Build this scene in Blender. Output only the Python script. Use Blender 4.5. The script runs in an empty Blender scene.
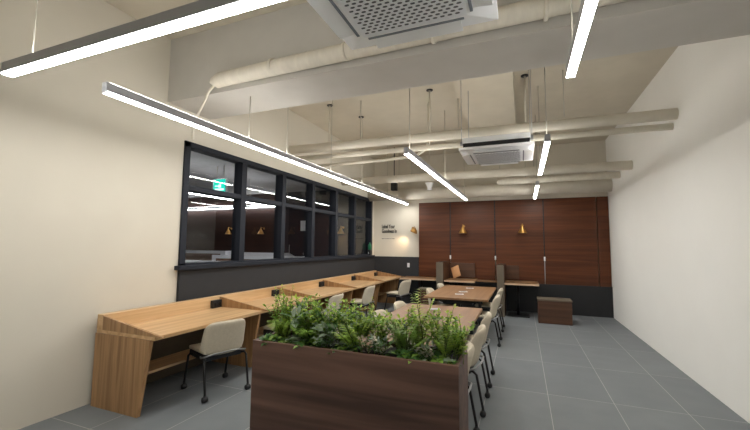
import bpy, bmesh, math, random
from mathutils import Vector, Matrix
random.seed(7)
PI = math.pi
C = bpy.context.scene.collection
S = bpy.context.scene

# ------------------------------------------------------------------ camera, world, exposure
YAW, PITCH, ROLL, FPX, EYE = math.radians(21.91), math.radians(4.77), math.radians(0.5), 365.8, 1.6
EXPOSURE = 0.95
STRIP = 30.0; ADDED_UPGLOW = 11.0                      # radiance of the strips' diffusers, and of the added glow on their tops
fw = Vector((-math.sin(YAW)*math.cos(PITCH), math.cos(YAW)*math.cos(PITCH), math.sin(PITCH)))
rt = Vector((math.cos(YAW), math.sin(YAW), 0)); up = rt.cross(fw)
r2 = rt*math.cos(ROLL) + up*math.sin(ROLL); u2 = -rt*math.sin(ROLL) + up*math.cos(ROLL)
cd = bpy.data.cameras.new('camera'); cam = bpy.data.objects.new('camera', cd); C.objects.link(cam)
cd.sensor_width = 36; cd.sensor_fit = 'HORIZONTAL'; cd.lens = FPX/750*36; cd.clip_start = .05
cam.matrix_world = Matrix(((r2.x, u2.x, -fw.x, 0), (r2.y, u2.y, -fw.y, 0), (r2.z, u2.z, -fw.z, EYE), (0, 0, 0, 1)))
S.camera = cam
w = bpy.data.worlds.new('world'); S.world = w; w.use_nodes = True
w.node_tree.nodes['Background'].inputs[0].default_value = (.5, .5, .52, 1)
w.node_tree.nodes['Background'].inputs[1].default_value = .05
S.view_settings.view_transform = 'Standard'; S.view_settings.look = 'None'
S.view_settings.gamma = 1; S.view_settings.exposure = EXPOSURE; S.view_settings.use_curve_mapping = False

# ------------------------------------------------------------------ materials
def srgb(r, g, b):
    f = lambda c: (c/255/12.92) if c <= 10 else ((c/255+.055)/1.055)**2.4
    return (f(r), f(g), f(b), 1)
def mat(name, col, rough=.6, metal=0., noise=.06, scale=8., bump=0., spec=.5, stretch=(1, 1, 1)):
    m = bpy.data.materials.new(name); m.use_nodes = True; nt = m.node_tree; n = nt.nodes; b = n['Principled BSDF']
    b.inputs['Roughness'].default_value = rough; b.inputs['Metallic'].default_value = metal
    b.inputs['Specular IOR Level'].default_value = spec
    tc = n.new('ShaderNodeTexCoord'); mp = n.new('ShaderNodeMapping'); nz = n.new('ShaderNodeTexNoise')
    mp.inputs['Scale'].default_value = stretch
    nz.inputs['Scale'].default_value = scale; nz.inputs['Detail'].default_value = 4
    nt.links.new(tc.outputs['Object'], mp.inputs[0]); nt.links.new(mp.outputs[0], nz.inputs['Vector'])
    rp = n.new('ShaderNodeValToRGB'); rp.color_ramp.elements[0].position = .3; rp.color_ramp.elements[1].position = .7
    rp.color_ramp.elements[0].color = tuple(c*(1-noise) for c in col[:3])+(1,)
    rp.color_ramp.elements[1].color = tuple(min(1, c*(1+noise)) for c in col[:3])+(1,)
    nt.links.new(nz.outputs['Fac'], rp.inputs[0]); nt.links.new(rp.outputs[0], b.inputs['Base Color'])
    if bump:
        bp = n.new('ShaderNodeBump'); bp.inputs['Strength'].default_value = bump; bp.inputs['Distance'].default_value = .01
        nt.links.new(nz.outputs['Fac'], bp.inputs['Height']); nt.links.new(bp.outputs[0], b.inputs['Normal'])
    return m
def wood(name, dark, light, axis='X', rough=.4, grain=14., plank=None, plank_axis='Z', spec=.5, cross=1.0):
    m = bpy.data.materials.new(name); m.use_nodes = True; nt = m.node_tree; n = nt.nodes; b = n['Principled BSDF']; L = nt.links.new
    b.inputs['Roughness'].default_value = rough; b.inputs['Specular IOR Level'].default_value = spec
    tc = n.new('ShaderNodeTexCoord'); mp = n.new('ShaderNodeMapping')
    sc = [grain*cross]*3; sc['XYZ'.index(axis)] = grain*.05
    mp.inputs['Scale'].default_value = sc
    L(tc.outputs['Object'], mp.inputs[0])
    nz = n.new('ShaderNodeTexNoise'); nz.inputs['Scale'].default_value = 1.; nz.inputs['Detail'].default_value = 6; nz.inputs['Distortion'].default_value = .6
    L(mp.outputs[0], nz.inputs['Vector'])
    rp = n.new('ShaderNodeValToRGB'); rp.color_ramp.elements[0].position = .32; rp.color_ramp.elements[1].position = .68
    rp.color_ramp.elements[0].color = dark; rp.color_ramp.elements[1].color = light
    L(nz.outputs['Fac'], rp.inputs[0]); out = rp.outputs[0]
    if plank:
        sx = n.new('ShaderNodeSeparateXYZ'); L(tc.outputs['Object'], sx.inputs[0])
        dv = n.new('ShaderNodeMath'); dv.operation = 'DIVIDE'; dv.inputs[1].default_value = plank; L(sx.outputs['XYZ'.index(plank_axis)], dv.inputs[0])
        fl = n.new('ShaderNodeMath'); fl.operation = 'FLOOR'; L(dv.outputs[0], fl.inputs[0])
        wn = n.new('ShaderNodeTexWhiteNoise'); wn.noise_dimensions = '1D'; L(fl.outputs[0], wn.inputs['W'])
        fr = n.new('ShaderNodeMath'); fr.operation = 'FRACT'; L(dv.outputs[0], fr.inputs[0])
        gt = n.new('ShaderNodeMath'); gt.operation = 'GREATER_THAN'; gt.inputs[1].default_value = .03; L(fr.outputs[0], gt.inputs[0])
        mr = n.new('ShaderNodeMapRange'); mr.inputs['To Min'].default_value = .82; mr.inputs['To Max'].default_value = 1.15; L(wn.outputs['Value'], mr.inputs['Value'])
        gm = n.new('ShaderNodeMapRange'); gm.inputs['To Min'].default_value = .55; L(gt.outputs[0], gm.inputs['Value'])
        mu = n.new('ShaderNodeMath'); mu.operation = 'MULTIPLY'; L(mr.outputs[0], mu.inputs[0]); L(gm.outputs[0], mu.inputs[1])
        vm = n.new('ShaderNodeVectorMath'); vm.operation = 'SCALE'; L(out, vm.inputs[0]); L(mu.outputs[0], vm.inputs['Scale']); out = vm.outputs[0]
    L(out, b.inputs['Base Color'])
    return m
def emit(name, col, k):
    m = bpy.data.materials.new(name); m.use_nodes = True; nt = m.node_tree; n = nt.nodes
    n.remove(n['Principled BSDF']); e = n.new('ShaderNodeEmission'); e.inputs[0].default_value = col; e.inputs[1].default_value = k
    nt.links.new(e.outputs[0], n['Material Output'].inputs[0]); return m
def floor_mat():
    m = bpy.data.materials.new('grey_floor_tile'); m.use_nodes = True; nt = m.node_tree; n = nt.nodes; b = n['Principled BSDF']; L = nt.links.new
    tc = n.new('ShaderNodeTexCoord'); mp = n.new('ShaderNodeMapping'); mp.inputs['Location'].default_value = (.4, -.95, 0)
    L(tc.outputs['Object'], mp.inputs[0])
    bk = n.new('ShaderNodeTexBrick'); bk.offset = 0; bk.inputs['Scale'].default_value = 1; bk.inputs['Brick Width'].default_value = .62; bk.inputs['Row Height'].default_value = 1.2
    bk.inputs['Mortar Size'].default_value = .004; bk.inputs['Mortar Smooth'].default_value = .2
    bk.inputs['Color1'].default_value = srgb(114, 119, 123); bk.inputs['Color2'].default_value = srgb(121, 126, 129); bk.inputs['Mortar'].default_value = srgb(165, 166, 164)
    L(mp.outputs[0], bk.inputs['Vector'])
    nz = n.new('ShaderNodeTexNoise'); nz.inputs['Scale'].default_value = 3; nz.inputs['Detail'].default_value = 6; L(tc.outputs['Object'], nz.inputs['Vector'])
    mr = n.new('ShaderNodeMapRange'); mr.inputs['To Min'].default_value = .85; mr.inputs['To Max'].default_value = 1.15; L(nz.outputs['Fac'], mr.inputs['Value'])
    vm = n.new('ShaderNodeVectorMath'); vm.operation = 'SCALE'; L(bk.outputs['Color'], vm.inputs[0]); L(mr.outputs[0], vm.inputs['Scale'])
    L(vm.outputs[0], b.inputs['Base Color']); b.inputs['Roughness'].default_value = .55
    return m
def glass_mat():
    m = bpy.data.materials.new('window_glass'); m.use_nodes = True; nt = m.node_tree; n = nt.nodes; n.remove(n['Principled BSDF'])
    t = n.new('ShaderNodeBsdfTransparent'); t.inputs[0].default_value = (.86, .88, .90, 1)
    g = n.new('ShaderNodeBsdfGlossy'); g.inputs['Roughness'].default_value = .01
    f = n.new('ShaderNodeFresnel'); f.inputs[0].default_value = 1.65
    mx = n.new('ShaderNodeMixShader'); nt.links.new(f.outputs[0], mx.inputs[0]); nt.links.new(t.outputs[0], mx.inputs[1]); nt.links.new(g.outputs[0], mx.inputs[2])
    nt.links.new(mx.outputs[0], n['Material Output'].inputs[0]); return m

M = dict(
    cream=mat('cream_wall_paint', srgb(212, 206, 192), .8, noise=.02, scale=2),
    ceil=mat('ceiling_paint', srgb(198, 190, 173), .85, noise=.04, scale=3, bump=.1),
    girder=mat('girder_paint', srgb(196, 193, 187), .85, noise=.03, scale=4, bump=.1),
    white=mat('white_wall_paint', srgb(236, 235, 230), .8, noise=.01, scale=2),
    wain=mat('charcoal_panel', srgb(52, 53, 56), .7, spec=.25, noise=.03, scale=6),
    frame=mat('dark_window_frame', srgb(33, 37, 46), .6, spec=.25, noise=.04, scale=10),
    glass=glass_mat(), floor=floor_mat(),
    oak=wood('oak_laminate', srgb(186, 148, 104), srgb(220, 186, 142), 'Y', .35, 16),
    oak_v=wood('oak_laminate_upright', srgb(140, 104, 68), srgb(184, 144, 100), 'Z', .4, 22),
    walnut=wood('walnut_table', srgb(122, 89, 58), srgb(146, 110, 75), 'Y', .45, 14),
    walnut_edge=wood('walnut_edge', srgb(190, 160, 130), srgb(206, 178, 150), 'X', .4, 10),
    planter=wood('dark_planter_wood', srgb(64, 44, 36), srgb(112, 82, 69), 'X', .5, 9),
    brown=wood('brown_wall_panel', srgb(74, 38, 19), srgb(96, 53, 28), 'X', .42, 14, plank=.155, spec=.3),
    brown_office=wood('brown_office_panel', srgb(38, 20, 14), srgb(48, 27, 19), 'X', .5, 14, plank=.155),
    brown_dark=wood('brown_booth_panel', srgb(64, 40, 25), srgb(82, 53, 35), 'X', .45, 14, plank=.15),
    olive=mat('olive_grey_laminate', srgb(98, 88, 74), .6, noise=.05),
    black=mat('black_metal', srgb(28, 28, 30), .4, metal=.3, noise=.05),
    dark=mat('black_plastic', srgb(26, 27, 30), .5, noise=.05),
    beige=mat('beige_upholstery', srgb(196, 186, 166), .85, noise=.05, scale=40, bump=.2),
    chrome=mat('grey_metal', srgb(165, 166, 168), .3, metal=.8, noise=.03),
    brass=mat('brass', srgb(176, 134, 74), .4, metal=.85, noise=.05),
    acwhite=mat('white_appliance_plastic', srgb(250, 252, 255), .45, noise=.01),
    acgrey=mat('grey_appliance_grille', srgb(244, 247, 252), .5, noise=.02),
    slot=mat('grey_slot', srgb(132, 138, 148), .6), hole=mat('dark_grille_hole', srgb(92, 96, 104), .7),
    wrap=mat('wrapped_pipe_insulation', srgb(222, 216, 202), .8, noise=.06, scale=6, bump=.5, stretch=(3, 1, 1)),
    pipe=mat('cream_painted_pipe', srgb(216, 210, 196), .7, noise=.04, scale=5, bump=.15),
    alu=mat('grey_lamp_housing', srgb(176, 178, 184), .4, metal=.2, noise=.02),
    wire=mat('pale_wire', srgb(176, 172, 160), .5),
    diff=emit('lamp_diffuser', (1, .975, .93, 1), STRIP),
    upglow=emit('added_ceiling_glow', (1, .965, .90, 1), ADDED_UPGLOW),  # added glow towards the ceiling, not a lamp part
    diff2=emit('lamp_diffuser_dim', (1, .98, .96, 1), 26.),
    ink=mat('black_lettering', srgb(25, 25, 25), .6), inkgrey=mat('grey_lettering', srgb(120, 118, 112), .6),
    soil=mat('dark_soil', srgb(24, 22, 18), .95, noise=.3, scale=60, bump=.6),
    paper=mat('white_card', srgb(232, 234, 236), .6), blue=mat('blue_grey_print', srgb(90, 110, 130), .6),
    kraft=mat('kraft_cover', srgb(200, 148, 100), .7),
    green=mat('green_plastic', srgb(20, 110, 70), .4),
    exitg=emit('green_sign_face', srgb(20, 190, 165), 1.0), exitw=emit('white_sign_face', (.8, 1, .97, 1), 1.0),
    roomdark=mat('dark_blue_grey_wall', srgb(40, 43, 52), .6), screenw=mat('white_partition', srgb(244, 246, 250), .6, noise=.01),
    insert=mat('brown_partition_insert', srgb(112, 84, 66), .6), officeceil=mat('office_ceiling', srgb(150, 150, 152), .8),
    bulb=emit('warm_bulb', (1, .72, .42, 1), 14.),
)
def leafmat(n, c, rough=.45): 
    m = mat(n, srgb(*c), rough, noise=.25, scale=14); nt = m.node_tree; b = nt.nodes['Principled BSDF']
    tr = nt.nodes.new('ShaderNodeBsdfTranslucent'); mx = nt.nodes.new('ShaderNodeMixShader'); mx.inputs[0].default_value = .35
    nt.links.new(b.inputs['Base Color'].links[0].from_socket, tr.inputs[0]); nt.links.new(b.outputs[0], mx.inputs[1]); nt.links.new(tr.outputs[0], mx.inputs[2])
    nt.links.new(mx.outputs[0], nt.nodes['Material Output'].inputs[0]); return m
LF = dict(bright=leafmat('bright_green_leaf', (172, 196, 82)), mid=leafmat('green_leaf', (134, 168, 74)), deep=leafmat('deep_green_leaf', (76, 114, 58)),
          grey=leafmat('grey_green_leaf', (150, 166, 142)), pale=leafmat('pale_variegated_leaf', (196, 190, 170)), pink=leafmat('pinkish_leaf', (198, 168, 150)),
          lime=leafmat('yellow_green_leaf', (200, 210, 116)), stem=leafmat('green_stem', (92, 112, 52)))

# ------------------------------------------------------------------ mesh helpers
class MB:
    def __init__(s): s.b = bmesh.new(); s.mi = 0
    def face(s, pts):
        f = s.b.faces.new([s.b.verts.new(p) for p in pts]); f.material_index = s.mi; return f
    def box(s, x0, x1, y0, y1, z0, z1, bev=0):
        vs = [s.b.verts.new(p) for p in ((x0,y0,z0),(x1,y0,z0),(x1,y1,z0),(x0,y1,z0),(x0,y0,z1),(x1,y0,z1),(x1,y1,z1),(x0,y1,z1))]
        fs = [s.b.faces.new([vs[i] for i in q]) for q in ((3,2,1,0),(4,5,6,7),(0,1,5,4),(1,2,6,5),(2,3,7,6),(3,0,4,7))]
        for f in fs: f.material_index = s.mi
        if bev:
            es = list({e for f in fs for e in f.edges})
            r = bmesh.ops.bevel(s.b, geom=es, offset=bev, segments=2, affect='EDGES', profile=.5)
            for f in r['faces']: f.material_index = s.mi
        return s
    def prism(s, poly, axis, a, b):          # poly in the two other axes
        def P(u, v, t): return {'X': (t, u, v), 'Y': (u, t, v), 'Z': (u, v, t)}[axis]
        A = [s.b.verts.new(P(u, v, a)) for u, v in poly]; B = [s.b.verts.new(P(u, v, b)) for u, v in poly]; n = len(poly)
        fs = [s.b.faces.new(A), s.b.faces.new(B[::-1])] + [s.b.faces.new((A[i], B[i], B[(i+1) % n], A[(i+1) % n])) for i in range(n)]
        for f in fs: f.material_index = s.mi
        bmesh.ops.recalc_face_normals(s.b, faces=fs); return s
    def tube(s, pts, r, seg=10, caps=True):
        pts = [Vector(p) for p in pts]; rs = r if isinstance(r, (list, tuple)) else [r]*len(pts); rings = []; prev = None
        for i, p in enumerate(pts):
            t = (pts[min(i+1, len(pts)-1)] - pts[max(i-1, 0)]).normalized()
            if prev is None:
                a = Vector((0, 0, 1)) if abs(t.z) < .9 else Vector((1, 0, 0)); u = t.cross(a).normalized()
            else: u = (prev - t*prev.dot(t)).normalized()
            v = t.cross(u); prev = u
            rings.append([s.b.verts.new(p + (u*math.cos(2*PI*k/seg) + v*math.sin(2*PI*k/seg))*rs[i]) for k in range(seg)])
        for A, B in zip(rings, rings[1:]):
            for k in range(seg):
                f = s.b.faces.new((A[k], A[(k+1) % seg], B[(k+1) % seg], B[k])); f.smooth = True; f.material_index = s.mi
        if caps:
            for R in (rings[0][::-1], rings[-1]): f = s.b.faces.new(R); f.material_index = s.mi
        return s
    def lathe(s, prof, c=(0, 0, 0), seg=20, axis='Z'):
        rings = []
        for r, h in prof:
            ring = []
            for k in range(seg):
                a = 2*PI*k/seg; x, y = r*math.cos(a), r*math.sin(a)
                q = {'Z': (x, y, h), 'X': (h, x, y), 'Y': (x, h, y)}[axis]
                ring.append(s.b.verts.new((c[0]+q[0], c[1]+q[1], c[2]+q[2])))
            rings.append(ring)
        fs = []
        for A, B in zip(rings, rings[1:]):
            for k in range(seg):
                f = s.b.faces.new((A[k], A[(k+1) % seg], B[(k+1) % seg], B[k])); f.smooth = True; fs.append(f)
        fs += [s.b.faces.new(rings[0][::-1]), s.b.faces.new(rings[-1])]
        for f in fs: f.material_index = s.mi
        bmesh.ops.recalc_face_normals(s.b, faces=fs); return s
    def build(s, name, m, parent=None, loc=None, **props):
        me = bpy.data.meshes.new(name); s.b.to_mesh(me); s.b.free()
        for x in (m if isinstance(m, (list, tuple)) else [m]): me.materials.append(M[x] if isinstance(x, str) and x in M else (LF[x] if isinstance(x, str) else x))
        o = bpy.data.objects.new(name, me); C.objects.link(o)
        if parent: o.parent = parent
        if loc: o.location = loc
        for k, v in props.items(): o[k] = v
        return o
def tag(o, label, cat, group=None, kind=None):
    o['label'] = label; o['category'] = cat
    if group: o['group'] = group
    if kind: o['kind'] = kind
    return o
def thing(name, label, cat, loc=(0, 0, 0), rz=0, group=None):
    o = bpy.data.objects.new(name, None); C.objects.link(o); o.location = loc; o.rotation_euler = (0, 0, rz); o.empty_display_size = .1
    return tag(o, label, cat, group)
def dup(root, loc, rz=0, label=None, group=None):
    r = root.copy(); C.objects.link(r); r.location = loc; r.rotation_euler = (0, 0, rz)
    if label: r['label'] = label
    if group: r['group'] = group
    for ch in list(root.children):
        c = ch.copy(); C.objects.link(c); c.parent = r
        for g in ch.children:
            d = g.copy(); C.objects.link(d); d.parent = c
    return r
def struct(name, mb, m, parent=None):
    o = mb.build(name, m, parent)
    if not parent: o['kind'] = 'structure'
    return o

# ------------------------------------------------------------------ room shell
XL, XR, YB, YF, ZC = -4.05, 1.9, 10.0, -1.6, 4.16
XO = -15.0                                                            # far side of the room behind the glass
struct('floor', MB().box(XL-.15, XR+.15, YF-.15, YB+.15, -.1, 0), 'floor')
struct('floor_office', MB().box(XO, XL-.15, YF-.15, YB+.15, -.1, 0), 'floor')
struct('ceiling', MB().box(XL-.15, XR+.15, YF-.15, YB+.15, ZC, ZC+.1), 'ceil')
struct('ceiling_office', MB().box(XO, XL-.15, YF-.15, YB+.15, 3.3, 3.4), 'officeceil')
WY0, WY1, WZ0, WZ1 = 3.40, 9.80, 1.30, 2.94
wl = MB(); x0, x1 = XL-.15, XL
wl.box(x0, x1, YF, WY0, 0, ZC); wl.box(x0, x1, WY1, YB, 0, ZC); wl.box(x0, x1, WY0, WY1, 0, WZ0); wl.box(x0, x1, WY0, WY1, WZ1, ZC)
struct('wall_left', wl, 'cream')
struct('wall_back', MB().box(XL-.15, XR+.15, YB, YB+.15, 0, ZC), 'cream')
struct('wall_right', MB().box(XR, XR+.15, YF, YB, 0, ZC), 'white')
struct('wall_front', MB().box(XL-.15, XR+.15, YF-.15, YF, 0, ZC), 'white')
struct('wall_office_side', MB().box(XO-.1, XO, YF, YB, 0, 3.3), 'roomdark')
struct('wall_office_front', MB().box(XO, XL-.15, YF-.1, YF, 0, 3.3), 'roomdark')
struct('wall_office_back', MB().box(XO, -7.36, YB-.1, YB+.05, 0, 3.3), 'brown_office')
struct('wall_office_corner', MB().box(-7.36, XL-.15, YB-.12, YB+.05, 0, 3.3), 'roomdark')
# charcoal wainscots (left wall below the window, and the white stretch of the back wall)
struct('trim_1', MB().box(XL, XL+.04, WY0, YB, 0, WZ0-.02, .004), 'wain')
struct('trim_2', MB().box(XL+.04, -2.68, YB-.04, YB, 0, 1.29, .004), 'wain')
struct('trim_3', MB().box(XL-.16, XL+.09, WY0-.05, YB-.12, WZ0-.03, WZ0+.025, .006), 'frame')     # window ledge
# girder across the ceiling and the shallow beam behind it
struct('ceiling_girder', MB().box(XL, XR, 3.13, 3.80, 3.35, ZC), 'girder')
struct('ceiling_beam', MB().box(-.90, -.065, 3.80, YB, 3.95, ZC), 'ceil')
# interior window: frame, mullions, transom, one pane per opening
win = thing('window_1', 'long interior window with dark frame above the oak desks', 'window'); win['kind'] = 'structure'
xa, xb = XL-.13, XL+.03
fm = MB(); fm.box(xa, xb, WY0, WY1, WZ1-.07, WZ1); fm.box(xa, xb, WY0, WY1, WZ0, WZ0+.05); fm.box(xa, xb, WY0, WY0+.08, WZ0, WZ1); fm.box(xa, xb, WY1-.1, WY1, WZ0, WZ1)
fm.build('window_frame', 'frame', win)
mul = [4.50, 5.54, 6.57, 7.60, 8.62]
for y in mul: MB().box(xa, xb, y-.055, y+.055, WZ0+.05, WZ1-.07, .004).build('mullion', 'frame', win)
ed = [WY0+.08] + mul + [WY1-.1]
for a, b in zip(ed, ed[1:]):
    MB().box(xa+.02, xb-.01, a, b, 2.30, 2.37, .004).build('transom', 'frame', win)
    for z0, z1 in ((WZ0+.05, 2.30), (2.37, WZ1-.07)):
        g = MB(); g.face([(XL-.06, a, z0), (XL-.06, b, z0), (XL-.06, b, z1), (XL-.06, a, z1)]); g.build('pane', 'glass', win)
# brown panel cladding of the back wall
xs = [-2.68, -1.80, -.65, .50, 1.65, XR]
for k, (a, b) in enumerate(zip(xs, xs[1:])):
    struct('wall_panel' if k == 0 else 'wall_panel.%03d' % k, MB().box(a+.008, b-.008, YB-.06, YB, 0, 2.80, .004), 'brown')
for k, x in enumerate((-1.80, -.65, .50)):
    t = thing('seam_strip', ['dark vertical strip with pale tab on brown wall above laptop table', 'dark vertical strip with pale tab between the two brass cone lamps', 'dark vertical strip with pale tab on brown wall at right edge of photo'][k], 'trim', (x, YB-.06, 0), 0, 'dark strips on the brown wall')
    MB().box(-.012, .012, -.012, 0, 1.36, 2.80).build('strip', 'black', t)
    MB().box(-.018, .018, -.022, 0, 1.26, 1.36, .004).build('pull_tab', 'paper', t)[
        'label'] = 'pale tab'
    if k == 2: MB().box(-.01, .01, -.012, 0, .8, 1.26).build('conduit', 'chrome', t)

struct('under_table_dark', MB().box(-2.66, XR, YB-.075, YB-.06, 0, .70, .002), 'dark')  # black sheet paints in the dark booth interiors below the tables
# ------------------------------------------------------------------ light strips
def strip_light(label, p0, p1, cables, name='strip_light', wdt=.055, group='linear ceiling lights', ztop=ZC, m='diff', top=None):
    p0, p1 = Vector(p0), Vector(p1); L = (p1-p0).length; ang = math.atan2(p1.y-p0.y, p1.x-p0.x)
    t = thing(name, label, 'ceiling light', p0, ang, group); h = wdt/2
    MB().box(0, L, -h, h, .012, .085, .003).build('housing', 'alu', t)
    MB().box(.004, L-.004, -h+.003, h-.003, 0, .012).build('diffuser', m, t)
    ta, tb = top or (.02, L-.02)
    MB().box(ta, tb, -h+.008, h-.008, .085, .088).build('added_top_glow', 'upglow' if m == 'diff' else m, t)  # added glowing top face, brightens the ceiling from below
    for c in cables:
        cy = (p0 + (p1-p0)*c/L).y; zt = 3.35 if 3.1 < cy < 3.85 and ztop == ZC else ztop
        MB().tube([(c, 0, .085), (c, 0, zt-p0.z)], .005, 6).build('suspension_cable', 'wire', t)
    MB().box(-.006, 0, -h, h, 0, .085).build('end_cap', 'alu', t); MB().box(L, L+.006, -h, h, 0, .085).build('end_cap', 'alu', t)
    return t
strip_light('very long lit strip hung along the window wall above the desks', (-2.95, 1.75, 2.75), (-2.97, 9.80, 2.735), [1.6, 2.35, 3.6, 4.9, 6.4, 7.3], top=(.02, 5.6))
strip_light('long lit strip running to the back over the middle tables', (-1.33, 4.33, 2.75), (-1.28, 9.3, 2.75), [.15, 2.4, 4.7], top=(.02, 3.1))
strip_light('short lit strip beside the smaller ceiling cassette at right', (.285, 4.35, 2.75), (.29, 6.35, 2.75), [.15, 1.85])
strip_light('short lit strip at far right, farther than its twin', (.29, 7.45, 2.75), (.30, 9.5, 2.75), [.15, 1.85], top=(.75, 1.05))
strip_light('added fill strip nearest the right wall, brightening the large cassette', (.33, .7, 2.75), (.33, 2.72, 2.75), [.15, 1.85])  # added strip, there to brighten the large cassette and near floor
strip_light('near lit strip across the top left corner of the photo', (-3.4, 1.36, 2.79), (-1.01, 1.375, 2.80), [.3, 2.1], wdt=.065, ztop=ZC)
# the office behind the glass
strip_light('bright strip on the office ceiling behind the glass', (-6.5, .5, 2.66), (-6.5, 8.2, 2.66), [.3, 3.8, 7.0], ztop=3.3, m='diff2', wdt=.035, group='office lights behind the glass')
strip_light('thin white light line along the top of the office brown wall', (-14.5, YB-.2, 2.83), (-7.4, YB-.2, 2.83), [.3, 3.8], ztop=3.3, m='diff2', wdt=.03, group='office lights behind the glass')

# ------------------------------------------------------------------ ceiling cassettes
def cassette(label, loc):
    t = thing('ceiling_cassette', label, 'air conditioner', loc, 0, 'ceiling air conditioners'); h = .45
    p = MB()                                        # frame panel: four sloped borders round the grille
    o, i, zi = h, .30, -.012
    O = [(-o,-o,0), (o,-o,0), (o,o,0), (-o,o,0)]; I = [(-i,-i,-.03), (i,-i,-.03), (i,i,-.03), (-i,i,-.03)]; T = [(-o,-o,.035), (o,-o,.035), (o,o,.035), (-o,o,.035)]
    for k in range(4):
        j = (k+1) % 4
        p.face([O[k], I[k], I[j], O[j]]); p.face([T[k], O[k], O[j], T[j]])
    p.face(T)
    p.build('panel', 'acwhite', t)
    g = MB(); g.face([(-i,-i,-.03), (-i,i,-.03), (i,i,-.03), (i,-i,-.03)]); g.mi = 1
    for r in range(21):
        for c in range(14):
            cx = -.265 + c*.040 + (.020 if r % 2 else 0); cy = -.265 + r*.0265
            if cx > .275: continue
            a, b = .0135, .0062
            g.prism([(cx-a, cy), (cx-a*.55, cy-b), (cx+a*.55, cy-b), (cx+a, cy), (cx+a*.55, cy+b), (cx-a*.55, cy+b)], 'Z', -.0312, -.029)
    g.build('grille', ['acgrey', 'hole'], t)
    for k in range(4):
        q = MB(); a = k*PI/2
        q.prism([(.335, -.024), (.435, -.034), (.437, -.026), (.337, -.010)], 'X', -.26, .26)
        lv = q.build('louver', 'acwhite', t); lv.rotation_euler = (0, 0, a)
        s = MB().box(-.28, .28, .318, .333, -.0305, -.016).build('slot', 'slot', lv)
    MB().box(-.40, .40, -.40, .40, .035, .10).build('shadow_gap_band', 'dark', t)  # black band paints in the shadow gap above the panel
    MB().box(-.41, .41, -.41, .41, .10, .17, .008).build('casing', 'acwhite', t)
    for sx in (-1, 1):
        for sy in (-1, 1):
            b = MB().box(sx*.41-.03, sx*.41+.03, sy*.36-.02, sy*.36+.02, .08, .13)
            b.tube([(sx*.425, sy*.36, .12), (sx*.425, sy*.36, ZC-loc[2])], .005, 6); b.build('hanger_rod', 'chrome', t)
    return t
ac = cassette('large near white ceiling cassette at top of photo with perforated grille', (-.545, 1.60, 2.86))
dup(ac, (-.285, 5.15, 2.83), 0, 'smaller looking far white ceiling cassette below the cream pipes')

# ------------------------------------------------------------------ pipes under the ceiling
def pipe(name, label, pts, r, m='pipe', collars=(), group='pipes under the ceiling', seg=18, hang=()):
    t = thing(name, label, 'pipe', (0, 0, 0), 0, group)
    MB().tube(pts, r, seg).build('pipe_run', m, t)
    if isinstance(r, list): r = r[-1]
    cz = pts[-2][2]
    for c in collars: MB().tube([(c, pts[-1][1], cz), (c+.03, pts[-1][1], cz)], r*1.06, seg).build('collar', m, t)
    for c in hang: MB().tube([(c, pts[0][1], pts[0][2]+r*.9), (c, pts[0][1], ZC)], .006, 6).build('hanger', 'wire', t)
    return t
pipe('wrapped_pipe', 'thick white wrapped pipe in front of the near girder', [(-3.2, 3.03, 3.39), (-3.18, 3.03, 3.415), (-3.1, 3.03, 3.44), (-1.5, 3.03, 3.46), (XR, 3.03, 3.50)], [.05, .065, .078, .08, .08], 'wrap', collars=(-2.4, -1.55, -.7, .2))
tag(MB().tube([(XR, 3.10, 3.60), (-2.9, 3.10, 3.535), (-3.2, 3.10, 3.49), (-3.32, 3.08, 3.36), (-3.4, 3.07, 3.2), (-3.46, 3.05, 3.05), (-3.5, 3.05, 2.9), (-3.5, 3.05, 2.8)], .014, 8).build('cable', 'wrap'), 'thin pale cable along the wrapped pipe bending down at left', 'cable')
pipe('cream_pipe', 'upper cream pipe running across above the far cassette', [(XL+.01, 5.75, 3.40), (-2.0, 5.75, 3.375), (XR, 5.75, 3.34)], .075, hang=(-2.6, -.9, .6))
pipe('cream_pipe', 'slimmer cream pipe directly below the upper one, above far cassette', [(XL+.01, 5.9, 3.26), (-2.0, 5.9, 3.24), (XR, 5.9, 3.22)], .045)
pipe('cream_pipe', 'thin cream pipe below the others from the window wall', [(XL+.01, 6.3, 3.19), (-2.4, 6.3, 3.19), (-1.75, 6.3, 3.22), (-1.55, 6.3, 3.34), (-1.5, 6.3, 3.5), (-1.5, 6.3, ZC)], .028)
pipe('cream_duct', 'wide cream duct crossing below the far cassette in photo', [(XL+.01, 7.9, 3.135), (XR, 7.9, 3.115)], .085, hang=(-2.3, -.4))
pipe('wrapped_pipe', 'short pale pipe with rounded end at right below far cassette', [(-.52, 8.8, 3.085), (-.50, 8.8, 3.085), (-.46, 8.8, 3.085), (XR, 8.8, 3.10)], [.02, .055, .07, .07], 'wrap', hang=(.1,))
pipe('cream_duct', 'lowest thick cream duct right above the brown wall panels', [(XL+.01, 9.62, 3.02), (XR, 9.62, 3.02)], .155, hang=(-1.9, .3))
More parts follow.
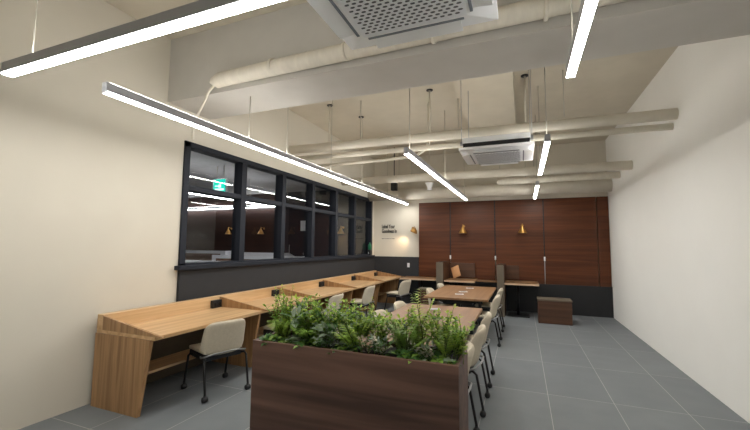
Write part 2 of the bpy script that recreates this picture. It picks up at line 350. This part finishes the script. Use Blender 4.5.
# conduits with ceiling plates
def drop(name, label, x, y, z, bend=None):
    t = thing(name, label, 'conduit', (x, y, 0), 0, 'thin conduits under the ceiling')
    pts = [(0, 0, ZC), (0, 0, z)] + (bend or [])
    MB().tube(pts, .013, 8).build('conduit_pipe', 'pipe', t)
    MB().lathe([(.03, ZC-.012), (.055, ZC-.012), (.055, ZC)], seg=16).build('ceiling_plate', 'dark', t)
drop('conduit_drop', 'thin conduit with dark ceiling plate, nearest the window wall', -3.22, 5.74, 3.47)
drop('conduit_drop', 'thin elbowed conduit with dark ceiling plate over the desk chairs', -2.93, 6.5, 3.62, [(-.45, 0, 3.60), (-.45, 0, 3.45)])
drop('conduit_drop', 'thin conduit with dark ceiling plate left of the beam', -1.36, 5.74, 3.45)
drop('conduit_drop', 'thin conduit with ceiling plate by short strip light at right', .09, 5.74, 3.42)
t = thing('ceiling_speaker', 'small white funnel-shaped fitting hung under the lowest duct', 'speaker', (-2.2, 9.25, 0))
MB().lathe([(.06, 3.05), (.055, 3.10), (.075, 3.16), (.11, 3.22), (.11, 3.235)], seg=20).build('funnel', 'acwhite', t)
MB().tube([(0, 0, 3.235), (0, 0, ZC)], .012, 8).build('rod', 'pipe', t)
t = thing('wall_speaker', 'small black box speaker high in the back left corner', 'speaker', (-3.05, 8.9, 0))
MB().box(-.07, .07, -.08, .08, 3.02, 3.22, .01).build('cabinet', 'dark', t)
MB().tube([(0, 0, 3.22), (0, 0, ZC)], .012, 8).build('rod', 'black', t)

# ------------------------------------------------------------------ long oak desk on the window wall
DX0, DX1, DY0, DY1, DZ = -3.99, -3.16, 2.45, 9.86, .74
desk = thing('study_desk', 'long oak desk with five stations along the window wall', 'desk', (0, 0, 0))
MB().box(DX0, DX1, DY0, DY1, DZ-.035, DZ, .004).build('desktop', 'oak', desk)
MB().box(DX0, DX0+.09, DY0, DY1, DZ, DZ+.145, .003).build('back_panel', 'oak', desk)
for k, y in enumerate((2.46, 3.98, 5.27, 6.80, 8.35, 9.83)):
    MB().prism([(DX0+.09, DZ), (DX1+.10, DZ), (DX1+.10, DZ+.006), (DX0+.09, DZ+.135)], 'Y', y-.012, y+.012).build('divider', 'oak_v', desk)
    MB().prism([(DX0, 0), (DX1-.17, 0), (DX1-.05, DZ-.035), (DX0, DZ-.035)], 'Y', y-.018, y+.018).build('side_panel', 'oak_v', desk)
MB().box(DX0+.10, DX0+.42, DY0+.04, DY1-.06, .27, .295).build('foot_shelf', 'oak', desk)
MB().box(DX0, DX0+.02, DY0+.04, DY1-.06, .02, DZ-.035).build('modesty_panel', 'olive', desk)
words = ['first', 'second', 'third', 'fourth', 'fifth', 'sixth', 'seventh', 'eighth', 'ninth', 'tenth', 'eleventh']
po = None
for k, y in enumerate((3.885, 5.175, 6.705, 8.255, 9.735)):
    lab = 'black socket box on the oak desk back ledge, %s' % ['nearest the camera', 'second nearest, behind tall leaves', 'third and middle one of the row', 'fourth along the row', 'last before the back wall'][k]
    if po is None:
        po = thing('power_outlet', lab, 'power outlet', (DX0+.09, y, DZ+.0), 0, 'socket boxes on the desk')
        MB().box(0, .05, -.078, .078, .004, .105, .006).build('socket_box', 'dark', po)
        for s in (-.04, .04): MB().lathe([(.026, .05), (.026, .054), (.018, .0545)], (0, s, .055), 14, 'X').build('socket', 'black', po)
    else: dup(po, (DX0+.09, y, DZ), 0, lab)

# ------------------------------------------------------------------ chairs
def pad(wd, ht, thick, curve, rows=14, cols=16):
    """rounded, curved upholstered shell in local (x back, y side, z up); returns MB"""
    mb = MB(); F = []; B = []
    for i in range(rows+1):
        rf = []; rb = []
        for j in range(cols+1):
            u = -1+2*j/cols; v = -1+2*i/rows
            # square -> squircle so that the outline has rounded corners
            uu = u*math.sqrt(1-.28*v*v*v*v*abs(u)**2); vv = v*math.sqrt(1-.28*u*u*u*u*abs(v)**2)
            e = (1-abs(u)**6)*(1-abs(v)**6); th = thick*(.18+.82*max(0, e)**.5)
            y = uu*wd/2*(1.0-.10*(vv+1)/2*abs(uu)); z = (vv+1)/2*ht
            x = -curve*uu*uu + .09*((vv+1)/2)**1.3
            rf.append((x-th/2, y, z)); rb.append((x+th/2, y, z))
        F.append(rf); B.append(rb)
    vf = [[mb.b.verts.new(p) for p in r] for r in F]; vb = [[mb.b.verts.new(p) for p in r] for r in B]
    fs = []
    for i in range(rows):
        for j in range(cols):
            fs.append(mb.b.faces.new((vf[i][j], vf[i+1][j], vf[i+1][j+1], vf[i][j+1]))); fs.append(mb.b.faces.new((vb[i][j], vb[i][j+1], vb[i+1][j+1], vb[i+1][j])))
    for j in range(cols):
        fs.append(mb.b.faces.new((vf[0][j], vf[0][j+1], vb[0][j+1], vb[0][j]))); fs.append(mb.b.faces.new((vf[rows][j+1], vf[rows][j], vb[rows][j], vb[rows][j+1])))
    for i in range(rows):
        fs.append(mb.b.faces.new((vf[i+1][0], vf[i][0], vb[i][0], vb[i+1][0]))); fs.append(mb.b.faces.new((vf[i][cols], vf[i+1][cols], vb[i+1][cols], vb[i][cols])))
    for f in fs: f.smooth = True
    bmesh.ops.recalc_face_normals(mb.b, faces=fs); return mb
def make_chair(label, loc, group):
    t = thing('study_chair', label, 'chair', loc, 0, group)
    b = pad(.50, .365, .055, .07).build('backrest', 'beige', t); b.location = (.17, 0, .42)
    s = MB().box(-.25, .15, -.215, .215, .438, .475, .014)
    so = s.build('seat', 'beige', t)
    MB().box(-.245, .15, -.212, .212, .365, .437, .02).build('seat_base', 'dark', t)
    MB().tube([(.03, -.20, .40), (.12, -.235, .41), (.19, -.225, .43), (.232, -.12, .455), (.238, 0, .46), (.232, .12, .455), (.19, .225, .43), (.12, .235, .41), (.03, .20, .40)], .009, 8).build('back_bracket', 'chrome', t)
    for sx in (-1, 1):
        for sy in (-1, 1):
            lx, ly = (.255 if sx > 0 else -.27), .235
            lg = MB().tube([(sx*.10, sy*.16, .385), (sx*.17, sy*.225, .40), (sx*.20, sy*.232, .375), (lx, sy*ly, .075), (lx, sy*ly, .055)], .0125, 8).build('leg', 'black', t)
            cs = MB().lathe([(.006, -.028), (.024, -.026), (.029, -.012), (.029, .012), (.024, .026), (.006, .028)], (lx, sy*ly, .029), 14, 'Y').tube([(lx, sy*ly, .029), (lx, sy*ly, .07)], .014, 8)
            cs.build('caster', 'dark', lg)
    return t
G1 = 'beige chairs along the oak desk'; G2 = 'beige chairs around the walnut tables'
ch = make_chair('nearest beige chair at the oak desk, left of the plant box', (-3.18, 3.24, 0), G1); ch.rotation_euler.z = -.35
dup(ch, (-3.10, 4.42, 0), 0, 'second beige chair along the oak desk, mostly hidden by leaves', G1)
dup(ch, (-3.10, 5.55, 0), 0, 'third beige chair along the oak desk, its back above the leaves', G1)
dup(ch, (-3.10, 7.00, 0), 0, 'fourth beige chair along the oak desk, whole back visible', G1)
dup(ch, (-2.80, 8.60, 0), -.25, 'last beige chair along the oak desk, pulled out and seen from the side', G1)
for y, l in ((3.13, 'nearest, peeking past the plant box end'), (3.95, 'second from the plant box'), (4.72, 'third from the plant box'), (6.55, 'first one at the far table'), (7.65, 'last one at the far table')):
    dup(ch, (-.635 if y > 3.5 else -.655, y, 0), 0, 'beige aisle-side chair at walnut tables, ' + l, G2)
for y, l in ((3.35, 'nearest one, hidden behind the plants'), (4.35, 'second one, rounded back among leaf tips'), (5.15, 'third one, by the corner of near table'), (7.05, 'fourth one, by the far table'), (8.05, 'fifth one, at far corner of far table')):
    dup(ch, (-1.47, y, 0), PI, 'beige window-side chair at walnut tables, ' + l, G2)

# ------------------------------------------------------------------ walnut tables
def table(label, y0, y1, x0=-1.60, x1=-.535):
    t = thing('study_table', label, 'table', ((x0+x1)/2, (y0+y1)/2, 0), 0, 'walnut tables'); hx, hy = (x1-x0)/2, (y1-y0)/2
    MB().box(-hx, hx, -hy, hy, .705, .74, .004).build('tabletop', 'walnut', t)
    fr = MB(); fr.box(-hx+.1, hx-.1, -hy+.12, -hy+.16, .655, .705); fr.box(-hx+.1, hx-.1, hy-.16, hy-.12, .655, .705); fr.box(-.03, .03, -hy+.16, hy-.16, .655, .705)
    fr.build('under_frame', 'black', t)
    for sx in (-1, 1):
        for sy in (-1, 1):
            MB().box(sx*(hx-.14)-.025, sx*(hx-.14)+.025, sy*(hy-.14)-.02, sy*(hy-.14)+.02, 0, .655, .003).build('leg', 'black', t)
    MB().box(-.25, .25, -hy+.25, hy-.25, .60, .65).build('cable_tray', 'dark', t)
    return t
table('near walnut table right behind the plant box', 2.98, 5.38)
table('far walnut table nearer the brown booths', 6.25, 8.25)
def card(label, x, y, rz):
    t = thing('table_card', label, 'card', (x, y, .74), rz, 'small cards on the walnut tables')
    MB().box(-.075, .075, -.05, .05, .001, .007).build('plate', 'paper', t); MB().box(-.05, .05, -.03, .0, .007, .009).build('print', 'blue', t)
card('small pale card on far walnut table, nearest of its three', -1.07, 6.75, .2)
card('small pale card on far walnut table, middle of the three', -1.06, 7.15, .4)
card('small pale card on far walnut table, farthest of the three', -1.02, 7.80, .1)
card('small pale card on the near walnut table', -1.13, 5.02, .3)

# ------------------------------------------------------------------ booths at the back wall
def booth_partition(label, x0, x1, h, ret):
    t = thing('booth_partition', label, 'partition', (0, 0, 0), 0, 'booth partitions')
    MB().box(x0, x1, 9.03, YB-.08, 0, h, .004).build('side_board', 'brown_dark', t)
    MB().box(x0-.004, x1+.004, 9.0, 9.03, 0, h+.004, .003).build('end_board', 'olive', t)
    MB().box(x1, x1+ret, 9.87, 9.915, .79, h-.04, .004).build('return_board', 'brown_dark', t)
    return t
booth_partition('upright booth partition left of the laptop table', -1.98, -1.82, 1.2, .66)
booth_partition('upright booth partition between the two pedestal tables', -.56, -.41, 1.17, .32)
def booth_table(label, x0, x1, y0, post, base=True):
    t = thing('booth_table', label, 'table', (0, 0, 0), 0, 'booth tables at the brown wall')
    MB().box(x0, x1, y0+.012, 9.86, .728, .764, .003).build('tabletop', 'walnut', t)
    MB().box(x0, x1, y0, y0+.012, .726, .765).build('front_edge', 'walnut_edge', t)['label'] = 'pale front edge'
    MB().tube([(post, y0+.35, .02), (post, y0+.35, .728)], .03, 12).build('pedestal', 'black', t)
    MB().box(post-.24, post+.24, y0+.1, y0+.55, .0, .018, .004).build('base_plate', 'black', t)
booth_table('booth table in the corner behind the end of the oak desk', -3.0, -1.985, 9.22, -2.5)
booth_table('booth table with a tan folder leaning on it', -1.81, -1.08, 9.1, -1.5)
booth_table('right booth table on one black post beside the partition', -.405, .33, 9.02, -.12)
tag(MB().box(-1.075, -.58, 9.55, 9.86, .72, .745, .003).build('wall_shelf', 'walnut'), 'thin dark shelf between laptop table and next partition', 'shelf')
t = thing('folder', 'tan folder leaning open on the middle booth table', 'folder', (-1.60, 9.55, .768), -.25)
a = MB().box(-.11, .11, -.005, .005, 0, .30, .002).build('cover', 'kraft', t); a.rotation_euler = (-.35, -.42, 0); a.location = (.04, 0, .05)
def bench(label, x0, x1, y0, y1, h):
    t = thing('bench_box', label, 'bench', (0, 0, 0), 0, 'low wooden benches')
    MB().box(x0, x1, y0, y1, 0, h-.03, .003).build('body', 'brown_dark', t); MB().box(x0-.01, x1+.01, y0-.01, y1+.01, h-.03, h, .004).build('seat_board', 'olive', t)
bench('low brown bench in the corner booth before the partition', -2.40, -2.14, 8.85, 9.15, .56)
bench('low brown bench at the right edge of the photo', .28, .92, 8.6, 9.0, .5)

# ------------------------------------------------------------------ wall lamps
def cone_lamp(label, x, z, y, group='brass wall lamps'):
    t = thing('wall_lamp', label, 'wall lamp', (x, y, z), 0, group)
    MB().lathe([(.112, 0), (.105, .012), (.034, .15), (.022, .17), (.02, .19), (.008, .20), (.012, .225), (.004, .24)], (0, -.16, -.06), 20).build('shade', 'brass', t)
    MB().tube([(0, -.16, .15), (0, -.10, .165), (0, -.02, .13)], .007, 8).build('arm', 'brass', t)
    MB().lathe([(.035, -.02), (.035, 0)], (0, 0, .13), 16, 'Y').build('wall_plate', 'brass', t)
    return t
lp = cone_lamp('brass cone wall lamp on brown wall above the tan folder', -1.44, 2.0, YB-.06)
dup(lp, (.01, YB-.06, 2.0), 0, 'brass cone wall lamp on brown wall above right booth table')
t = thing('wall_lamp', 'small brass dome wall lamp glowing onto the white back wall', 'wall lamp', (-2.86, YB, 2.02), 0, 'brass wall lamps')
sh = MB().lathe([(.10, 0), (.098, .03), (.075, .085), (.03, .12), (.012, .125), (.012, .15)], (0, 0, 0), 20).build('shade', 'brass', t); sh.location = (.06, -.17, -.05); sh.rotation_euler = (0, .45, 0)
MB().tube([(.09, -.17, .08), (.07, -.10, .12), (0, -.01, .08)], .007, 8).build('arm', 'brass', t)
MB().lathe([(.035, -.02), (.035, 0)], (0, 0, .08), 16, 'Y').build('wall_plate', 'brass', t)
ld = bpy.data.lights.new('lamp_bulb_light', 'SPOT'); lo = bpy.data.objects.new('lamp_bulb_light', ld); C.objects.link(lo); lo.parent = t
ld.energy = 8; ld.color = (1, .70, .42); ld.spot_size = 1.5; ld.spot_blend = .9; ld.shadow_soft_size = .03
lo.location = (-.08, -.17, -.10); lo.rotation_euler = Vector((-.62, .22, -.6)).to_track_quat('-Z', 'Y').to_euler()

# ------------------------------------------------------------------ lettering on the white wall
def lettering(name, label, lines, x, y, m):
    t = thing(name, label, 'wall lettering', (x, y, 0), 0)
    for txt, dz, size, off in lines:
        cu = bpy.data.curves.new(name, 'FONT'); cu.body = txt; cu.size = size; cu.extrude = .004; cu.offset = off
        tmp = bpy.data.objects.new(name, cu); C.objects.link(tmp)
        me = bpy.data.meshes.new_from_object(tmp.evaluated_get(bpy.context.evaluated_depsgraph_get())); bpy.data.objects.remove(tmp)
        o = bpy.data.objects.new('text_line', me); C.objects.link(o); me.materials.clear(); me.materials.append(M[m]); o.parent = t
        o.location = (0, 0, dz); o.rotation_euler = (PI/2, 0, 0); o.scale = (.6, 1, 1)
    return t
lettering('wall_text', 'two bold black lines of lettering on the white back wall', [('Label Your', 2.105, .15, .0035), ('Goodness In', 1.97, .15, .0035)], -3.80, YB-.006, 'ink')
sm = thing('wall_text_small', 'faint small grey line of lettering below the bold words', 'wall lettering', (-3.80, YB-.004, 0))
lb = MB(); xx = 0
for wlen in (.09, .05, .12, .06, .10):
    lb.box(xx, xx+wlen*.72, -.003, .002, 1.79, 1.812); xx += wlen*.72+.022
lb.build('text_line', 'inkgrey', sm)
sw = thing('wall_switch', 'pale switch plate on the charcoal panel under the wall lamp', 'switch', (-2.98, YB-.04, 1.06))
MB().box(-.035, .035, -.01, 0, -.06, .06, .003).build('plate', 'acgrey', sw); MB().box(-.018, .018, -.014, -.01, -.03, .03).build('rocker', 'paper', sw)
t = thing('dispenser', 'small black box with green top at the end of the window ledge', 'dispenser', (XL+.03, 9.62, WZ0+.027))
MB().box(-.05, .05, -.07, .07, 0, .15, .01).build('stand', 'dark', t); MB().box(-.012, .0, -.071, -.069, .04, .09).build('sticker', 'paper', t)
MB().lathe([(.05, .15), (.05, .27), (.035, .31), (.018, .33), (.018, .36)], seg=16).build('bottle', 'green', t)

# ------------------------------------------------------------------ office seen through the glass
def cubicle(label, x0, x1, y, top, wing=.7):
    t = thing('desk_screen', label, 'desk screen', (0, 0, 0), 0, 'white desk screens behind the glass')
    MB().box(x0, x1, y, y+.05, 0, top, .006).build('screen', 'screenw', t)
    MB().box(x0+.15, x1-.2, y-.012, y, .3, top-.09).build('insert', 'insert', t)['label'] = 'brown insert'
    MB().prism([(y+.05, 0), (y+.05+wing, 0), (y+.05+wing, top-.12), (y+.25, top), (y+.05, top)], 'X', x1-.05, x1).build('wing', 'screenw', t)
cubicle('white desk screen behind the glass, near row at left edge', -8.2, -5.2, 5.4, 1.28, .5)
cubicle('white desk screen behind the glass, middle row by second mullion', -7.6, -5.55, 7.4, 1.32, .5)
cubicle('white desk screen behind the glass, right of second mullion', -5.45, -4.7, 7.2, 1.33, .4)
cubicle('white desk screen behind the glass, back row along brown wall', -11.2, -8.3, 8.6, 1.40, .6)
cubicle('short white desk screen behind the glass before the dark door', -8.1, -6.4, 8.9, 1.36, .5)
for k, (x, l) in enumerate(((-9.32, 'brass wall lamp on office brown wall, left one behind glass'), (-7.95, 'brass wall lamp on office brown wall, right one behind glass'), (-5.0, 'brass wall lamp on the dark office wall behind the glass'))):
    dup(lp, (x, YB-(.1 if k < 2 else .12), 2.0), 0, l, 'lamps behind the glass')
t = thing('exit_sign', 'small lit green exit sign with white figure behind the glass', 'exit sign', (-6.04, 6.0, 2.86))
MB().box(-.19, .19, 0, .04, -.16, .16, .006).build('case', 'acwhite', t)
MB().box(-.165, .165, -.004, 0, -.135, .135).build('face', 'exitg', t)
pg = MB(); pg.lathe([(.02, -.008), (.02, -.004)], (.03, 0, .045), 12, 'Y')
pg.box(-.02, .05, -.008, -.004, -.045, .02); pg.box(-.12, -.02, -.008, -.004, -.02, 0); pg.box(-.12, .13, -.008, -.004, -.105, -.065)
pg.build('pictogram', 'exitw', t)
MB().tube([(-.1, .02, .16), (-.1, .02, .44)], .006, 6).build('hanger', 'wire', t); MB().tube([(.1, .02, .16), (.1, .02, .44)], .006, 6).build('hanger', 'wire', t)
t = thing('door_1', 'dark door in the office behind the glass', 'door', (-6.45, YB-.12, 0)); t['kind'] = 'structure'
MB().box(-.5, .42, -.03, 0, 0, 2.75, .004).build('door_leaf', 'frame', t); MB().tube([(-.42, -.07, .9), (-.42, -.07, 1.6)], .012, 8).build('door_handle', 'chrome', t)
tag(MB().box(-.11, .11, -.006, 0, -.16, .16).build('wall_notice', 'paper', None, (-6.38, YB-.155, 2.2)), 'small white notice on the dark office door behind glass', 'notice')

# ------------------------------------------------------------------ planter and plants
PX0, PX1, PY0, PY1, PZ = -1.86, -.362, 2.23, 2.61, .90
pl = thing('planter_box', 'long dark brown wooden plant box in the foreground', 'planter', (0, 0, 0))
b = MB(); th = .025
b.box(PX0, PX1, PY0, PY0+th, 0, PZ, .003); b.build('front_board', 'planter', pl)
MB().box(PX0, PX1, PY1-th, PY1, 0, PZ, .003).build('back_board', 'planter', pl)
MB().box(PX0, PX0+th, PY0+th, PY1-th, 0, PZ, .003).build('end_board', 'planter', pl); MB().box(PX1-th, PX1, PY0+th, PY1-th, 0, PZ, .003).build('end_board', 'planter', pl)
MB().box(PX0+th, PX1-th, PY0+th, PY1-th, .70, PZ-.03).build('soil', 'soil', pl)
SOIL = PZ-.03
def leaf(mb, p, d, n, L, W, fold=.25, droop=.2, mi=0):
    """a small creased leaf: base p, direction d, up normal n"""
    d = d.normalized(); sd = d.cross(n).normalized() if d.cross(n).length > 1e-4 else Vector((1, 0, 0)); n = sd.cross(d)
    a = [p + d*L*t - n*(droop*L*t*t) for t in (0, .3, .65, 1.)]
    lf = [a[1]+sd*W*.5+n*W*fold*.5, a[2]+sd*W*.42+n*W*fold*.4]; rf = [a[1]-sd*W*.5+n*W*fold*.5, a[2]-sd*W*.42+n*W*fold*.4]
    v = [mb.b.verts.new(q) for q in a]; l = [mb.b.verts.new(q) for q in lf]; r = [mb.b.verts.new(q) for q in rf]
    for q in ((v[0], v[1], l[0]), (v[1], v[2], l[1], l[0]), (v[2], v[3], l[1]), (v[0], r[0], v[1]), (v[1], r[0], r[1], v[2]), (v[2], r[1], v[3])):
        f = mb.b.faces.new(q); f.material_index = mi; f.smooth = True
def rnd(a, b): return random.uniform(a, b)
def stem_pts(h, lean, az, n=6):
    return [Vector((math.cos(az)*lean*(t/n)**1.6, math.sin(az)*lean*(t/n)**1.6, h*t/n)) for t in range(n+1)]
def clampf(v, x, y):   # keep leaves over the planter's own rows
    return v
def plant(kind, label, x, y, h, mats, ns, spread, group=None):
    t = thing({'shrub': 'leafy_shrub', 'fern': 'fern', 'broad': 'broadleaf_plant', 'sprig': 'tall_sprig', 'variegated': 'variegated_plant', 'trailing': 'trailing_plant'}[kind], label, 'plant', (x, y, SOIL-.01), 0, group)
    st = MB(); lv = MB()
    for s in range(ns):
        az = 2*PI*s/ns + rnd(-.5, .5); hh = h*rnd(.6, 1.0); ln = spread*rnd(.3, 1.)
        ox, oy = rnd(-.04, .04), rnd(-.04, .04)
        pts = [p+Vector((ox, oy, 0)) for p in stem_pts(hh, ln, az)]
        if kind == 'shrub': pts = [p+Vector((.012*math.sin(9*p.z/h+s), .012*math.cos(8*p.z/h+2*s), 0)) for p in pts]
        if kind == 'trailing': pts = [Vector((ox+math.cos(az)*ln*u, oy+math.sin(az)*ln*u, hh*(1.6*u-1.2*u*u))) for u in (0, .2, .4, .6, .8, 1.)]
        st.tube(pts, [.0035-.0022*i/(len(pts)-1) for i in range(len(pts))], 5)
        def at(u):
            f = u*(len(pts)-1); i = min(int(f), len(pts)-2); return pts[i].lerp(pts[i+1], f-i), (pts[i+1]-pts[i]).normalized()
        if kind == 'fern':
            N = 20
            for i in range(N):
                u = .2+.8*i/N; p, d = at(u); L = .075*math.sin(PI*min(1, (1.05-u)*1.15+.12))+.012; sd = d.cross(Vector((0, 0, 1)))
                sd = sd.normalized() if sd.length > .05 else Vector((1, 0, 0))
                for sg in (-1, 1): leaf(lv, p, sd*sg+d*.45+Vector((0, 0, rnd(-.1, .15))), Vector((0, 0, 1)), L*.85, .013, .1, .3, i % len(mats))
        else:
            N = {'shrub': 18, 'broad': 5, 'sprig': 9, 'variegated': 8, 'trailing': 8}[kind]
            for i in range(N):
                u = {'shrub': .18, 'broad': .4, 'sprig': .3, 'variegated': .25, 'trailing': .2}[kind]; u = u+(1-u)*(i+.5)/N
                p, d = at(u); a2 = i*2.4+rnd(-.4, .4); o = Vector((math.cos(a2), math.sin(a2), rnd(.1, .7)))
                dd = o+d*.5
                L, W = {'shrub': (rnd(.030, .052), rnd(.020, .030)), 'broad': (rnd(.09, .12), rnd(.045, .06)), 'sprig': (rnd(.022, .04), rnd(.012, .02)), 'variegated': (rnd(.03, .05), rnd(.018, .028)), 'trailing': (rnd(.045, .07), rnd(.03, .045))}[kind]
                leaf(lv, p, dd, Vector((rnd(-.2, .2), rnd(-.2, .2), 1)), L, W, .25, rnd(.1, .5), random.choice(range(len(mats))))
            p, d = at(1.); leaf(lv, p, d+Vector((rnd(-.6, .6), rnd(-.6, .6), .2)), Vector((0, -1, .3)), L*.7, W*.7, .25, .1, 0)
    st.build('stems', 'stem', t); lv.build('foliage', list(mats), t)
    return t
W2 = lambda k: words[k]
def ypos(k): return PY0+.13 if k % 2 else PY1-.12
# leafy shrubs along the back row, heights following the planting in the photo
sx = [-1.78, -1.64, -1.50, -1.36, -1.22, -1.08, -.94, -.80, -.66, -.52, -.42]
sh_ = [.36, .35, .34, .34, .32, .29, .28, .28, .30, .32, .25]
for k, (x, h) in enumerate(zip(sx, sh_)):
    plant('shrub', 'bushy green shrub in the plant box back row, %s from its left end' % words[k], x, PY1-.13, h, ['mid', 'bright', 'mid', 'deep'][(k % 2):][:3], 12, .14, 'bushy shrubs in the plant box')
for k, (x, h) in enumerate(((-1.72, .22), (-1.44, .22), (-1.12, .24), (-.74, .25), (-.46, .22))):
    plant('fern', 'feathery fern in the plant box front row, %s from its left end' % words[k], x, PY0+.17, h, ['mid' if k % 2 else 'bright', 'mid'], 11, .16, 'ferns in the plant box')
for k, (x, h) in enumerate(((-1.55, .26), (-1.24, .22))):
    plant('broad', ['grey-green broad-leaved plant in the left half of plant box', 'grey-green broad-leaved plant near the middle of plant box'][k], x, PY0+.20, h, ['grey', 'deep'], 6, .13, 'broad-leaved plants')
for k, (x, y, h) in enumerate(((-1.80, 2.47, .40), (-1.70, 2.45, .42), (-1.42, 2.5, .36), (-1.15, 2.5, .34), (-.98, 2.5, .40), (-.40, 2.44, .30), (-.50, 2.42, .36))):
    plant('sprig', 'tall thin sprig rising above the plant box, %s from its left end' % words[k], x, y, h, ['lime', 'bright'], 3, .09, 'tall sprigs in the plant box')
for k, (x, m) in enumerate(((-1.30, ['grey', 'deep']), (-1.00, ['pale', 'pink', 'deep']), (-.88, ['grey', 'pale', 'deep']), (-.58, ['grey', 'pale', 'deep']))):
    plant('variegated', 'pale variegated plant at plant box front edge, %s from left' % words[k], x, PY0+.09, .13, m, 7, .08, 'variegated plants')
for k, x in enumerate((-1.76, -1.60, -1.42, -1.16, -.72, -.50)):
    plant('trailing', 'low dark trailing plant at plant box front edge, %s from left' % words[k], x, PY0+.10, .09, ['deep', 'mid', 'grey'] if k % 2 else ['deep', 'deep', 'mid'], 7, .12, 'trailing plants')
plant('fern', 'tallest feathery upright frond in the right half of plant box', -.66, 2.46, .46, ['bright', 'bright'], 4, .12, 'ferns in the plant box')
